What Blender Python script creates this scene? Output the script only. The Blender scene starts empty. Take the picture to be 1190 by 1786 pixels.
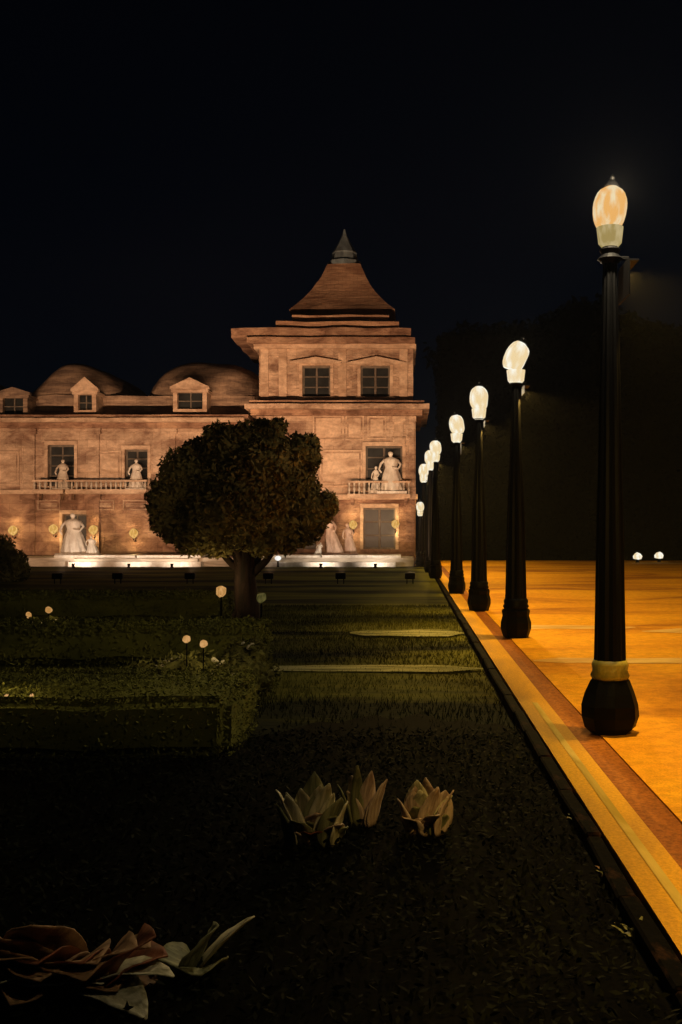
import bpy, bmesh, math, random
import numpy as np
from mathutils import Vector, Matrix, noise
R = math.radians
random.seed(7)
rng = np.random.default_rng(7)
sc = bpy.context.scene
col = sc.collection

# ------------------------------------------------------------------ camera
cam_d = bpy.data.cameras.new('camera'); cam = bpy.data.objects.new('camera', cam_d); col.objects.link(cam)
cam.location = (0, 0, 1.75); cam.rotation_euler = (R(90), 0, 0)
cam_d.sensor_fit = 'VERTICAL'; cam_d.sensor_height = 24; cam_d.lens = 24
cam_d.shift_x = -115/1786; cam_d.shift_y = 27/1786
cam_d.clip_start = .05; cam_d.clip_end = 1500
sc.camera = cam
# ------------------------------------------------------------------ night sky
w = bpy.data.worlds.new('World'); sc.world = w; w.use_nodes = True
wn = w.node_tree.nodes; wl = w.node_tree.links
sky = wn.new('ShaderNodeTexSky'); sky.sky_type = 'NISHITA'; sky.sun_disc = False
sky.sun_elevation = R(35); sky.sun_rotation = R(200)
bg = wn['Background']; bg.inputs[1].default_value = 0.00034
tint = wn.new('ShaderNodeMix'); tint.data_type = 'RGBA'; tint.blend_type = 'MULTIPLY'; tint.inputs['Factor'].default_value = 1
tint.inputs['B'].default_value = (.45, .80, 1.35, 1)
wl.new(sky.outputs[0], tint.inputs['A']); wl.new(tint.outputs['Result'], bg.inputs[0])
sc.view_settings.view_transform = 'Standard'; sc.view_settings.look = 'None'
sc.view_settings.exposure = 0; sc.view_settings.gamma = 1
sc.cycles.use_denoising = True
sc.cycles.max_bounces = 5; sc.cycles.diffuse_bounces = 2; sc.cycles.glossy_bounces = 2
sc.cycles.sample_clamp_indirect = 4

FLOOD_W = 3000; LAMP_W = 620; WALL_W = 14; GARDEN_W = 3.5; GLOW_W = 85; HAZE = 0.0003
SODIUM = (1.0, .60, .12); FLOODC = (1.0, .565, .30); WARM = (1.0, .66, .28)

# ------------------------------------------------------------------ helpers
def PX(px, d): return (px-710)*d/1786
def PZ(py, d): return 1.75+(920-py)*d/1786
def P(px, py, d): return Vector((PX(px, d), d, PZ(py, d)))

def mat(name, c0, c1=None, rough=.8, scale=3, stretch=(1, 1, 1), bump=.2, detail=6, c2=None, spec=.3, metal=0, bscale=None, bdist=.02, mid=(.38, .62)):
    m = bpy.data.materials.new(name); m.use_nodes = True
    n = m.node_tree.nodes; l = m.node_tree.links; b = n['Principled BSDF']
    b.inputs['Roughness'].default_value = rough; b.inputs['Metallic'].default_value = metal
    b.inputs['Specular IOR Level'].default_value = spec
    c1 = c1 or tuple(x*.7 for x in c0)
    tc = n.new('ShaderNodeTexCoord'); mp = n.new('ShaderNodeMapping'); mp.inputs['Scale'].default_value = stretch
    l.new(tc.outputs['Object'], mp.inputs[0])
    nz = n.new('ShaderNodeTexNoise'); nz.inputs['Scale'].default_value = scale; nz.inputs['Detail'].default_value = detail
    nz.inputs['Roughness'].default_value = .62; nz.inputs['Distortion'].default_value = .6
    l.new(mp.outputs[0], nz.inputs['Vector'])
    cr = n.new('ShaderNodeValToRGB'); e = cr.color_ramp.elements
    e[0].position = mid[0]; e[0].color = (*c1, 1); e[1].position = mid[1]; e[1].color = (*c0, 1)
    if c2: k = e.new((mid[0]+mid[1])/2); k.color = (*c2, 1)
    l.new(nz.outputs[0], cr.inputs[0]); l.new(cr.outputs[0], b.inputs['Base Color'])
    if bump:
        n2 = n.new('ShaderNodeTexNoise'); n2.inputs['Scale'].default_value = bscale or scale*3; n2.inputs['Detail'].default_value = 5
        l.new(mp.outputs[0], n2.inputs['Vector'])
        bp = n.new('ShaderNodeBump'); bp.inputs['Strength'].default_value = bump; bp.inputs['Distance'].default_value = bdist
        l.new(n2.outputs[0], bp.inputs['Height']); l.new(bp.outputs[0], b.inputs['Normal'])
    return m

def ashlar(m, bw, rh, strength=.5, dark=.82):
    n = m.node_tree.nodes; l = m.node_tree.links; b = n['Principled BSDF']
    tc = n.new('ShaderNodeTexCoord'); mp = n.new('ShaderNodeMapping'); mp.inputs['Rotation'].default_value = (R(90), 0, 0); l.new(tc.outputs['Object'], mp.inputs[0])
    br = n.new('ShaderNodeTexBrick'); br.inputs['Scale'].default_value = 1; br.inputs['Brick Width'].default_value = bw; br.inputs['Row Height'].default_value = rh
    br.inputs['Mortar Size'].default_value = .012; br.inputs['Mortar Smooth'].default_value = .4; br.inputs['Color1'].default_value = (1, 1, 1, 1); br.inputs['Color2'].default_value = (dark, dark, dark, 1); br.inputs['Mortar'].default_value = (.62, .58, .55, 1)
    l.new(mp.outputs[0], br.inputs['Vector'])
    mx = n.new('ShaderNodeMix'); mx.data_type = 'RGBA'; mx.blend_type = 'MULTIPLY'; mx.inputs['Factor'].default_value = 1
    src = b.inputs['Base Color'].links[0].from_socket; l.new(src, mx.inputs['A']); l.new(br.outputs['Color'], mx.inputs['B']); l.new(mx.outputs['Result'], b.inputs['Base Color'])

def speckle(m, scale, lo=.6):
    n = m.node_tree.nodes; l = m.node_tree.links; b = n['Principled BSDF']
    tc = n.new('ShaderNodeTexCoord'); nz = n.new('ShaderNodeTexNoise'); nz.inputs['Scale'].default_value = scale; nz.inputs['Detail'].default_value = 4; nz.inputs['Roughness'].default_value = .7
    l.new(tc.outputs['Object'], nz.inputs['Vector']); cr = n.new('ShaderNodeValToRGB'); e = cr.color_ramp.elements
    e[0].position = .38; e[0].color = (lo, lo, lo, 1); e[1].position = .60; e[1].color = (1.1, 1.1, 1.1, 1); l.new(nz.outputs[0], cr.inputs[0])
    mx = n.new('ShaderNodeMix'); mx.data_type = 'RGBA'; mx.blend_type = 'MULTIPLY'; mx.inputs['Factor'].default_value = 1
    src = b.inputs['Base Color'].links[0].from_socket; l.new(src, mx.inputs['A']); l.new(cr.outputs[0], mx.inputs['B']); l.new(mx.outputs['Result'], b.inputs['Base Color'])

def emis(name, c0, c1, strength, scale=8):
    m = bpy.data.materials.new(name); m.use_nodes = True
    n = m.node_tree.nodes; l = m.node_tree.links; n.remove(n['Principled BSDF'])
    e = n.new('ShaderNodeEmission'); e.inputs[1].default_value = strength
    tc = n.new('ShaderNodeTexCoord'); mp = n.new('ShaderNodeMapping'); mp.inputs['Rotation'].default_value = (0, R(40), 0)
    mp.inputs['Scale'].default_value = (1, 1, .35); l.new(tc.outputs['Object'], mp.inputs[0])
    nz = n.new('ShaderNodeTexNoise'); nz.inputs['Scale'].default_value = scale; nz.inputs['Detail'].default_value = 3
    l.new(mp.outputs[0], nz.inputs['Vector'])
    cr = n.new('ShaderNodeValToRGB'); cr.color_ramp.elements[0].position = .4; cr.color_ramp.elements[1].position = .6
    cr.color_ramp.elements[0].color = (*c0, 1); cr.color_ramp.elements[1].color = (*c1, 1)
    l.new(nz.outputs[0], cr.inputs[0]); l.new(cr.outputs[0], e.inputs[0]); l.new(e.outputs[0], n['Material Output'].inputs[0])
    return m

M = dict(
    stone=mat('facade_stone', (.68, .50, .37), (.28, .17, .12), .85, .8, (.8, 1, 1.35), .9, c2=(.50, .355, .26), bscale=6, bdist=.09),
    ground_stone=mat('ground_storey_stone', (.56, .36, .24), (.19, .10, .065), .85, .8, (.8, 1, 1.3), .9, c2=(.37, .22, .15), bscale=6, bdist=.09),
    trim=mat('trim_stone', (.72, .54, .40), (.40, .27, .19), .8, 1.3, (.6, 1, 1.6), .35, bscale=8, bdist=.04),
    pale=mat('pale_terrace_stone', (.74, .66, .56), (.42, .36, .30), .7, 1.4, (.5, 1, 3), .35, bscale=7, bdist=.05),
    marble=mat('white_marble', (.82, .78, .72), (.62, .56, .50), .45, 5, (1, 1, .6), .2),
    pinkstone=mat('pink_marble', (.70, .52, .42), (.45, .30, .23), .5, 5, (1, 1, .4), .2),
    roof=mat('slate_roof', (.50, .36, .26), (.20, .14, .11), .7, 1.5, (.5, 1, 2.2), .4, bscale=8, bdist=.06),
    spire=mat('spire_roof', (.66, .42, .27), (.34, .19, .12), .75, 1.2, (.5, 1, 2), .4, bscale=7, bdist=.06),
    lead=mat('grey_lead', (.27, .36, .42), (.15, .19, .22), .6, 2.5, (1, 1, .5), .2),
    glass=mat('dark_window_glass', (.030, .034, .036), (.015, .017, .019), .3, 1.5, bump=.05, spec=.25),
    sash=mat('window_sash', (.20, .17, .14), (.13, .11, .09), .6, 4),
    iron=mat('black_iron', (.0018, .0018, .002), (.001, .001, .0012), .5, 20, (1, 1, .2), .1, spec=.08),
    brass=mat('olive_brass', (.30, .24, .035), (.16, .14, .02), .55, 9, (1, 1, .4), .3, metal=0),
    plaza=mat('ochre_gravel', (.74, .36, .016), (.33, .125, .012), .9, .42, (.45, 1.0, 1), .5, c2=(.62, .27, .014), bscale=34, bdist=.012, detail=10, spec=.1, mid=(.36, .56)),
    edge=mat('ochre_edge_slab', (.74, .38, .018), (.50, .26, .03), .85, .8, (2, .5, 1), .35, bscale=30, bdist=.01, spec=.1),
    shadow_strip=mat('brown_shadow_strip', (.36, .125, .018), (.24, .075, .012), .85, 1.2, (2, .4, 1), .4, bscale=24, bdist=.012, spec=.1),
    band=mat('pale_plaza_band', (.72, .50, .20), (.52, .30, .09), .8, 1.6, (.5, 2, 1), .3, bscale=20, spec=.15),
    inlay=mat('weathered_inlay', (.62, .44, .10), (.40, .27, .035), .9, 1.2, (3, .6, 1), .3, spec=.1),
    lawnband=mat('pale_lawn_band', (.34, .33, .16), (.10, .11, .03), .9, 3.2, (.3, 2, 1), .5, bscale=20, spec=.1, mid=(.42, .56)),
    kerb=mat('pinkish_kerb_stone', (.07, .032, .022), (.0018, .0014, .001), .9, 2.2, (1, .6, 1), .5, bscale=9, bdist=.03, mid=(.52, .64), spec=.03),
    lawn=mat('dark_lawn', (.12, .12, .020), (.008, .010, .004), .95, .55, (.22, 1.0, 1), .6, bscale=18, bdist=.03, spec=.05, mid=(.40, .60)),
    grass=mat('grass_blades', (.13, .13, .024), (.012, .014, .005), .9, .55, (.22, 1.0, 1), 0, spec=.05, mid=(.40, .60)),
    soil=mat('far_ground', (.02, .02, .01), (.01, .01, .006), .95, .1, spec=.02),
    bed=mat('bed_shade_black', (.0022, .0022, .001), (.0006, .0006, .0004), .95, 2, spec=.03),  # near-black in place of the shade over the near ground
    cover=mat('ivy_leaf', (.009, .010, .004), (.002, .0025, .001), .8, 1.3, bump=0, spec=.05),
    leaf=mat('tree_leaf', (.36, .29, .11), (.10, .09, .035), .8, 1.1, (1, 1, 1), 0, spec=.08),
    box=mat('box_leaf', (.17, .17, .035), (.07, .075, .02), .85, 1.2, (.5, 1, 1), 0, spec=.06),
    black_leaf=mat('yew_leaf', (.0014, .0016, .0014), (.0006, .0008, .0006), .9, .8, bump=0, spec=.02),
    bark=mat('brown_bark', (.035, .018, .013), (.015, .009, .006), .9, 5, (2, 2, .4), .6, bscale=14),
    bush=mat('flower_bush_leaf', (.13, .125, .035), (.06, .06, .02), .85, 3, bump=0, spec=.05),
    flower=mat('white_petal', (.62, .58, .46), (.45, .40, .28), .7, 6, bump=0),
    bigleaf=mat('pale_broad_leaf', (.62, .57, .38), (.26, .24, .13), .6, 7, (3, 3, .5), .4, bscale=22, bdist=.01),
    pinkleaf=mat('pinkish_broad_leaf', (.62, .48, .38), (.26, .17, .12), .6, 7, (3, 3, .5), .4, bscale=22, bdist=.01),
    greenleaf=mat('dull_green_leaf', (.26, .26, .13), (.09, .095, .04), .65, 7, (3, 3, .5), .4, bscale=22, bdist=.01),
    brownleaf=mat('brown_broad_leaf', (.38, .22, .10), (.14, .075, .03), .65, 4, (3, 1, .5), .5, bscale=16, bdist=.015),
    redleaf=mat('rust_leaf', (.22, .065, .02), (.10, .035, .012), .65, 5, (3, 1, .5), .4, bscale=16),
    globe=emis('cream_globe', (.95, .50, .15), (.96, .78, .48), .86, 13),
    cup=emis('olive_cream_glass', (.46, .34, .12), (.66, .52, .26), .75, 14),
    farglobe=emis('pale_cream_globe', (.86, .66, .36), (.98, .94, .80), 1.0, 7),
    wallglobe=emis('amber_globe', (.72, .36, .07), (.95, .60, .20), .85, 12),
    whiteglobe=emis('white_globe', (.9, .86, .8), (1, 1, .95), 1.0, 6),
    bud=emis('peach_garden_globe', (.50, .24, .06), (.78, .42, .15), .8, 20),
    dimbud=emis('dim_garden_globe', (.05, .045, .012), (.12, .10, .03), .8, 20),
)

speckle(M['plaza'], 7, .84); speckle(M['plaza'], 55, .78); speckle(M['edge'], 45, .82); speckle(M['shadow_strip'], 30, .6); speckle(M['kerb'], 25, .3); speckle(M['stone'], 5, .9); speckle(M['trim'], 6, .88)
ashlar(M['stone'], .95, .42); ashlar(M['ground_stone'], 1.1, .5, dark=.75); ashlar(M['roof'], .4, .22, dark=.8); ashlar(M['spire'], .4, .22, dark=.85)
def tag(o, label=None, cat=None, group=None, kind=None):
    if label: o['label'] = label
    if cat: o['category'] = cat
    if group: o['group'] = group
    if kind: o['kind'] = kind
    return o
def empty(name, loc, label, cat, group=None, rz=0):
    o = bpy.data.objects.new(name, None); col.objects.link(o); o.location = loc; o.rotation_euler.z = rz
    o.empty_display_size = .2
    return tag(o, label, cat, group)
def link(name, me, m, parent=None, loc=None):
    me.materials.clear(); me.materials.append(M[m] if isinstance(m, str) else m)
    o = bpy.data.objects.new(name, me); col.objects.link(o)
    if parent: o.parent = parent
    if loc is not None: o.location = loc
    return o
def build(name, bm, m, parent=None, smooth=False, loc=None):
    me = bpy.data.meshes.new(name); bmesh.ops.recalc_face_normals(bm, faces=bm.faces); bm.to_mesh(me); bm.free()
    if smooth:
        for p in me.polygons: p.use_smooth = True
    return link(name, me, m, parent, loc)
def box(bm, x0, x1, y0, y1, z0, z1):
    v = [bm.verts.new(c) for c in ((x0,y0,z0),(x1,y0,z0),(x1,y1,z0),(x0,y1,z0),(x0,y0,z1),(x1,y0,z1),(x1,y1,z1),(x0,y1,z1))]
    for f in ((0,3,2,1),(4,5,6,7),(0,1,5,4),(1,2,6,5),(2,3,7,6),(3,0,4,7)): bm.faces.new([v[i] for i in f])
def boxm(name, dims, m, parent=None, bev=0, wob=0):
    bm = bmesh.new(); box(bm, *dims)
    if bev: bmesh.ops.bevel(bm, geom=bm.edges[:], offset=bev, segments=1, affect='EDGES')
    if wob: wobble(bm, wob)
    return build(name, bm, m, parent)
def wobble(bm, amp, sc_=.9, cut=.6):
    # weathered, slightly uneven masonry edges
    for _ in range(5):
        es = [e for e in bm.edges if e.calc_length() > cut]
        if not es or len(bm.verts) > 6000: break
        bmesh.ops.subdivide_edges(bm, edges=es, cuts=1, use_grid_fill=True)
    for v in bm.verts:
        n = noise.noise_vector(v.co*sc_)*amp*.6; v.co += Vector((n.x, n.y*.4, n.z))
def lathe(bm, prof, seg=16, cx=0, cy=0, flute=0, ex=1, ey=1):
    rings = []
    for r, z in prof:
        ring = []
        for k in range(seg):
            a = 2*math.pi*k/seg; rr = r*(1-flute*(k % 2))
            ring.append(bm.verts.new((cx+rr*math.cos(a)*ex, cy+rr*math.sin(a)*ey, z)))
        rings.append(ring)
    for a, b in zip(rings, rings[1:]):
        for k in range(seg): bm.faces.new((a[k], a[(k+1)%seg], b[(k+1)%seg], b[k]))
    bm.faces.new(rings[0][::-1]); bm.faces.new(rings[-1])
def tube(bm, pts, r0, r1, seg=8):
    rings = []
    pts = [Vector(p) for p in pts]
    for i, p in enumerate(pts):
        t = (pts[min(i+1, len(pts)-1)]-pts[max(i-1, 0)]).normalized()
        u = t.cross(Vector((.3, 1, .1))).normalized(); v = t.cross(u)
        r = r0+(r1-r0)*i/(len(pts)-1)
        rings.append([bm.verts.new(p+(u*math.cos(2*math.pi*k/seg)+v*math.sin(2*math.pi*k/seg))*r) for k in range(seg)])
    for a, b in zip(rings, rings[1:]):
        for k in range(seg): bm.faces.new((a[k], a[(k+1)%seg], b[(k+1)%seg], b[k]))
    bm.faces.new(rings[0]); bm.faces.new(rings[-1][::-1])
def light(name, kind, loc, W, color, parent=None, target=None, size=R(150), blend=.4, radius=.03):
    d = bpy.data.lights.new(name, kind); d.energy = W; d.color = color; d.shadow_soft_size = radius
    if kind == 'SPOT': d.spot_size = size; d.spot_blend = blend
    o = bpy.data.objects.new(name, d); col.objects.link(o); o.location = loc
    if target is not None: o.rotation_euler = (Vector(target)-Vector(loc)).to_track_quat('-Z', 'Y').to_euler()
    if parent: o.parent = parent
    return o
def copy_tree(o, parent=None):
    c = o.copy(); col.objects.link(c); c.parent = parent
    for ch in o.children: copy_tree(ch, c)
    return c

# foliage: many leaf-sized quads
def leaf_quads(pts, nrm, size, jitter=.8, elong=1.5):
    n = len(pts)
    nv = nrm + rng.normal(0, jitter, (n, 3)); nv /= np.linalg.norm(nv, axis=1)[:, None]+1e-9
    t = np.cross(nv, rng.normal(0, 1, (n, 3))); t /= np.linalg.norm(t, axis=1)[:, None]+1e-9
    b = np.cross(nv, t); s = size*rng.uniform(.6, 1.3, (n, 1))
    v = np.stack([pts-t*s*elong, pts-b*s*.6, pts+t*s*elong, pts+b*s*.6], 1).reshape(-1, 3)
    return v
def quads_mesh(name, V, extra=None):
    nq = len(V)//4
    if extra is not None:
        ev, ef = extra; V = np.vstack([V, ev]); 
    faces = [tuple(range(4*i, 4*i+4)) for i in range(nq)]
    if extra is not None: faces += [tuple(int(k)+4*nq for k in f) for f in ef]
    me = bpy.data.meshes.new(name); me.from_pydata(V.tolist(), [], faces); me.update(); return me
def blob(c, r, sub=2, amp=.18):
    bm = bmesh.new(); bmesh.ops.create_icosphere(bm, subdivisions=sub, radius=1)
    v = np.array([[*(Vector(p.co)*(1+amp*noise.noise(Vector(p.co)*2+Vector(c))))] for p in bm.verts])
    f = [[q.index for q in fc.verts] for fc in bm.faces]; bm.free()
    return v*np.array(r)+np.array(c), f
def clump_crown(name, clumps, nper, size, m, parent=None, core=.82):
    Vs = []; ev = []; ef = []; off = 0
    for c, r in clumps:
        r = np.array(r if hasattr(r, '__len__') else (r, r, r)); n = int(nper*float(np.prod(r))**(2/3))
        d = rng.normal(0, 1, (n, 3)); d /= np.linalg.norm(d, axis=1)[:, None]
        rad = rng.uniform(.78, 1.08, (n, 1))
        bumpy = np.array([1+.16*noise.noise(Vector(x)*2.6+Vector(c)) for x in d])[:, None]
        Vs.append(leaf_quads(np.array(c)+d*rad*r*bumpy, d, size))
        v, f = blob(c, r*core); ev.append(v); ef += [[k+off for k in q] for q in f]; off += len(v)
    return link(name, quads_mesh(name, np.vstack(Vs), (np.vstack(ev), ef)), m, parent)

# ================================================================== SETTING
def sheet(name, x0, x1, y0, y1, z, m, thick=.0, sub=0):
    bm = bmesh.new()
    if thick: box(bm, x0, x1, y0, y1, z-thick, z)
    else: bm.faces.new([bm.verts.new(c) for c in ((x0,y0,z),(x1,y0,z),(x1,y1,z),(x0,y1,z))])
    return tag(build(name, bm, m), kind='structure')
sheet('ground', -150, 150, -30, 200, -.30, 'soil')
# lawn, gently uneven
bm = bmesh.new(); NX, NY = 60, 90
g = [[bm.verts.new((-40+41.02*i/NX, -3+51*j/NY, -.12+.025*noise.noise(Vector((i*.35, j*.4, 0))))) for i in range(NX+1)] for j in range(NY+1)]
for j in range(NY):
    for i in range(NX): bm.faces.new((g[j][i], g[j][i+1], g[j+1][i+1], g[j+1][i]))
tag(build('lawn', bm, 'lawn', smooth=True), kind='structure')
bm = bmesh.new(); pts = [(-12, -2), (1.02, -2), (1.02, 8.6)]
for k in range(81):
    t = k/80; xx = 1.0-2.5*t; pts.append((xx, 8.7+1.25*math.sin(math.pi*min(1, t*.9+.12))**.8+.3*noise.noise(Vector((xx*4, 0, 0)))))
pts += [(-1.6, 8.15), (-12, 8.15)]
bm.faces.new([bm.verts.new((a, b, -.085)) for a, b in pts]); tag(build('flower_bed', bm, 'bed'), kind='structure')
sheet('plaza', 1.635, 40, -6, 54.3, 0, 'plaza', .28)
pv = sheet('plaza_edge_strip', 1.125, 1.405, -6, 48.5, .002, 'edge', .27)
sheet('shadow_strip', 1.408, 1.632, -6, 48.5, -.012, 'shadow_strip', .25)  # brown strip painted in where the lamp posts' shadows fall
sheet('inlay_line', 1.245, 1.30, 3.0, 10.2, .007, 'inlay')
# kerb stones along the lawn
kb = tag(bpy.data.objects.new('kerb', None), kind='structure'); col.objects.link(kb); kb.location = (1.07, 0, 0)
protos = []
for s in range(4):
    bm = bmesh.new(); box(bm, -.05, .045, -.485, .485, -.28, .0)
    bmesh.ops.bevel(bm, geom=bm.edges[:], offset=.012, segments=1, affect='EDGES')
    for v in bm.verts:
        v.co += noise.noise_vector(v.co*3+Vector((s*9, 0, 0)))*.014
    me = bpy.data.meshes.new('kerb_stone'); bm.to_mesh(me); bm.free(); protos.append(me)
for k in range(52):
    o = link('kerb_stone', protos[k % 4], 'kerb', kb, (0, -1.5+k*.985, random.uniform(-.018, .004)))
    o.rotation_euler.z = random.uniform(-.012, .012)
# flat pale bands crossing lawn and plaza
def band(name, x0, x1, y0, y1, z, m='band'):
    bm = bmesh.new(); n = 14; prev = None
    for i in range(n+1):
        t = i/n; x = x0+(x1-x0)*t; w_ = min(1, 6*t+.15, 6*(1-t)+.15); yc = (y0+y1)/2+.10*noise.noise(Vector((x*.7, y0, 3))); h = (y1-y0)/2*w_*(1+.4*noise.noise(Vector((x*1.7, y1, 1))))
        a = [bm.verts.new((x, yc-h, z)), bm.verts.new((x, yc+h, z))]
        if prev: bm.faces.new((prev[0], a[0], a[1], prev[1]))
        prev = a
    return tag(build(name, bm, m), kind='structure')
band('lawn_band', -2.1, 1.0, 13.15, 13.7, -.092, 'lawnband'); band('lawn_band', -1.0, 1.0, 17.4, 18.4, -.092, 'lawnband')
band('plaza_band', 1.66, 4.2, 13.1, 13.7, .005); band('plaza_band', 1.66, 4.0, 17.6, 18.3, .005)
band('plaza_band', 3.95, 9.0, 16.9, 17.6, .006); band('plaza_band', 10.9, 16, 49.2, 50.6, .005)

# grass tufts in the part of the lawn that the lamps reach
n = 42000
x = rng.uniform(-6, 1.0, n); y = 7.5+rng.power(1.2, n)*17
keep = ~((x < -1.2) & (y < 10)); x = x[keep]; y = y[keep]; n = len(x)
h = rng.uniform(.035, .085, n); h = np.where(((y > 13.1) & (y < 13.75)) | ((y > 17.3) & (y < 18.5)), h*.75, h); a = rng.uniform(0, 6.28, n); lx = rng.normal(0, .02, n); ly = rng.normal(0, .02, n)
z0 = np.full(n, -.13); wd = .008
V = np.stack([np.stack([x-wd*np.cos(a), y-wd*np.sin(a), z0], 1), np.stack([x+wd*np.cos(a), y+wd*np.sin(a), z0], 1), np.stack([x+lx, y+ly, z0+h], 1)], 1).reshape(-1, 3)
me = bpy.data.meshes.new('grass'); me.from_pydata(V.tolist(), [], [(3*i, 3*i+1, 3*i+2) for i in range(n)])
tag(link('grass', me, 'grass'), 'short dark grass on the lawn between the hedges and the kerb', 'grass', kind='stuff')

# ================================================================== PALACE
pal = empty('palace', (-8, 56, 0), 'floodlit palace with a pointed corner pavilion and curved mansard roofs', 'palace')
inv = Matrix.Translation(-pal.location)
def part(name, bm, m, parent=pal, smooth=False):
    if parent is pal: bm.transform(inv)
    else: bm.transform(inv)
    o = build(name, bm, m, parent, smooth); return o
def pbox(name, x0, x1, y0, y1, z0, z1, m, parent=pal, wob=0, bev=0):
    bm = bmesh.new(); box(bm, x0, x1, y0, y1, z0, z1)
    if bev: bmesh.ops.bevel(bm, geom=bm.edges[:], offset=bev, segments=1, affect='EDGES')
    if wob: wobble(bm, wob)
    return part(name, bm, m, parent)
def wall(name, x0, x1, y0, y1, z0, z1, holes, m, reveal=.35):
    xs = sorted({x0, x1, *[h[0] for h in holes], *[h[1] for h in holes]}); zs = sorted({z0, z1, *[h[2] for h in holes], *[h[3] for h in holes]})
    bm = bmesh.new()
    q = lambda *c: bm.faces.new([bm.verts.new(k) for k in c])
    for a, b in zip(xs, xs[1:]):
        for c, d in zip(zs, zs[1:]):
            cx, cz = (a+b)/2, (c+d)/2
            inside = any(h[0] < cx < h[1] and h[2] < cz < h[3] for h in holes)
            yy = y0+reveal if inside else y0
            q((a,yy,c),(b,yy,c),(b,yy,d),(a,yy,d))
    for h in holes:
        yb = y0+reveal
        q((h[0],y0,h[2]),(h[0],yb,h[2]),(h[0],yb,h[3]),(h[0],y0,h[3])); q((h[1],y0,h[2]),(h[1],yb,h[2]),(h[1],yb,h[3]),(h[1],y0,h[3]))
        q((h[0],y0,h[2]),(h[1],y0,h[2]),(h[1],yb,h[2]),(h[0],yb,h[2])); q((h[0],y0,h[3]),(h[1],y0,h[3]),(h[1],yb,h[3]),(h[0],yb,h[3]))
    q((x0,y0,z0),(x0,y1,z0),(x0,y1,z1),(x0,y0,z1)); q((x1,y0,z0),(x1,y1,z0),(x1,y1,z1),(x1,y0,z1))
    q((x0,y1,z0),(x1,y1,z0),(x1,y1,z1),(x0,y1,z1)); q((x0,y0,z1),(x1,y0,z1),(x1,y1,z1),(x0,y1,z1))
    bmesh.ops.remove_doubles(bm, verts=bm.verts, dist=.0005)
    bm.transform(inv)
    me = bpy.data.meshes.new(name); bm.normal_update(); bm.to_mesh(me); bm.free()
    return link(name, me, m, pal)
def window(x0, x1, z0, z1, y, cols=2, rows=3, name='window', door=False):
    """sash set back in its opening, with a stone surround on the wall face"""
    s = .09; yb = y+.24
    bm = bmesh.new()
    box(bm, x0, x0+s, yb, yb+.08, z0, z1); box(bm, x1-s, x1, yb, yb+.08, z0, z1)
    box(bm, x0+s, x1-s, yb, yb+.08, z1-s, z1); box(bm, x0+s, x1-s, yb, yb+.08, z0, z0+s)
    for c in range(1, cols):
        xc = x0+(x1-x0)*c/cols; box(bm, xc-.03, xc+.03, yb+.01, yb+.07, z0+s, z1-s)
    for r_ in range(1, rows):
        zc = z0+(z1-z0)*r_/rows; box(bm, x0+s, x1-s, yb+.02, yb+.06, zc-.022, zc+.022)
    wn_ = part(name, bm, 'sash')
    for c in range(cols):
        for r_ in range(rows):
            a = x0+(x1-x0)*c/cols+.05; b = x0+(x1-x0)*(c+1)/cols-.05; e = z0+(z1-z0)*r_/rows+.04; f = z0+(z1-z0)*(r_+1)/rows-.04
            bm = bmesh.new(); box(bm, a, b, yb+.030, yb+.045, e, f)
            for v in bm.verts: v.co.y += random.uniform(-.004, .004)
            part('pane', bm, 'glass', wn_)
    t = .16; bm = bmesh.new()
    box(bm, x0-t, x0-.002, y-.07, y+.05, z0, z1+.002); box(bm, x1+.002, x1+t, y-.07, y+.05, z0, z1+.002)
    box(bm, x0-t, x1+t, y-.09, y+.05, z1+.004, z1+t+.05)
    wobble(bm, .02)
    part('surround', bm, 'trim', wn_)
    if not door: pbox('sill', x0-t-.08, x1+t+.08, y-.16, y+.1, z0-.13, z0-.003, 'trim', wn_)
    return wn_
def hood(x0, x1, z, y, h, m='trim', parent=pal):
    """triangular pediment"""
    bm = bmesh.new(); cx = (x0+x1)/2
    for yy in (y-.2, y+.05):
        pass
    pts = [(x0, z), (x1, z), (x1, z+.12), (cx, z+h), (x0, z+.12)]
    f = [bm.verts.new((a, y-.2, b)) for a, b in pts]; g_ = [bm.verts.new((a, y+.06, b)) for a, b in pts]
    bm.faces.new(f); bm.faces.new(g_[::-1])
    for i in range(5): bm.faces.new((f[i], f[(i+1)%5], g_[(i+1)%5], g_[i]))
    return part('pediment', bm, m, parent)

DP, DW = 52.0, 53.2
def pr(a, b, c, d, D): return (PX(a, D), PX(b, D), PZ(d, D), PZ(c, D))   # px x0 x1, py top, bottom -> x0 x1 z0 z1
# --- corner pavilion
z1f = PZ(866, DP); zc = PZ(714, DP); zat = PZ(601, DP)
XL, XR = PX(448, DP), PX(725, DP)
g_holes = [pr(634, 690, 886, 958, DP), pr(500, 552, 886, 958, DP)]
f_holes = [pr(638, 702, 778, 856, DP), pr(480, 540, 778, 856, DP)]
a_holes = [pr(527, 576, 637, 692, DP), pr(629, 680, 637, 692, DP)]
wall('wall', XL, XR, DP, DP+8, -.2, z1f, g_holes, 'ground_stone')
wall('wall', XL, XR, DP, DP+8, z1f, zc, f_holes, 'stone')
wall('wall', XL+.1, XR-.12, DP+.15, DP+7.8, zc, zat, a_holes, 'stone')
for h in g_holes: window(*h, DP, 2, 3, name='door', door=True)
for h in f_holes: window(*h, DP, 2, 4)
for h in a_holes: window(*h, DP+.15, 2, 3)
hood(PX(606, DP), PX(708, DP), PZ(636, DP), DP+.15, .42)
hood(PX(506, DP), PX(596, DP), PZ(634, DP), DP+.15, .34)
pbox('string_course', XL-.1, XR+.12, DP-.22, DP+8.1, z1f-.16, z1f+.10, 'trim', wob=.05)
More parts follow.
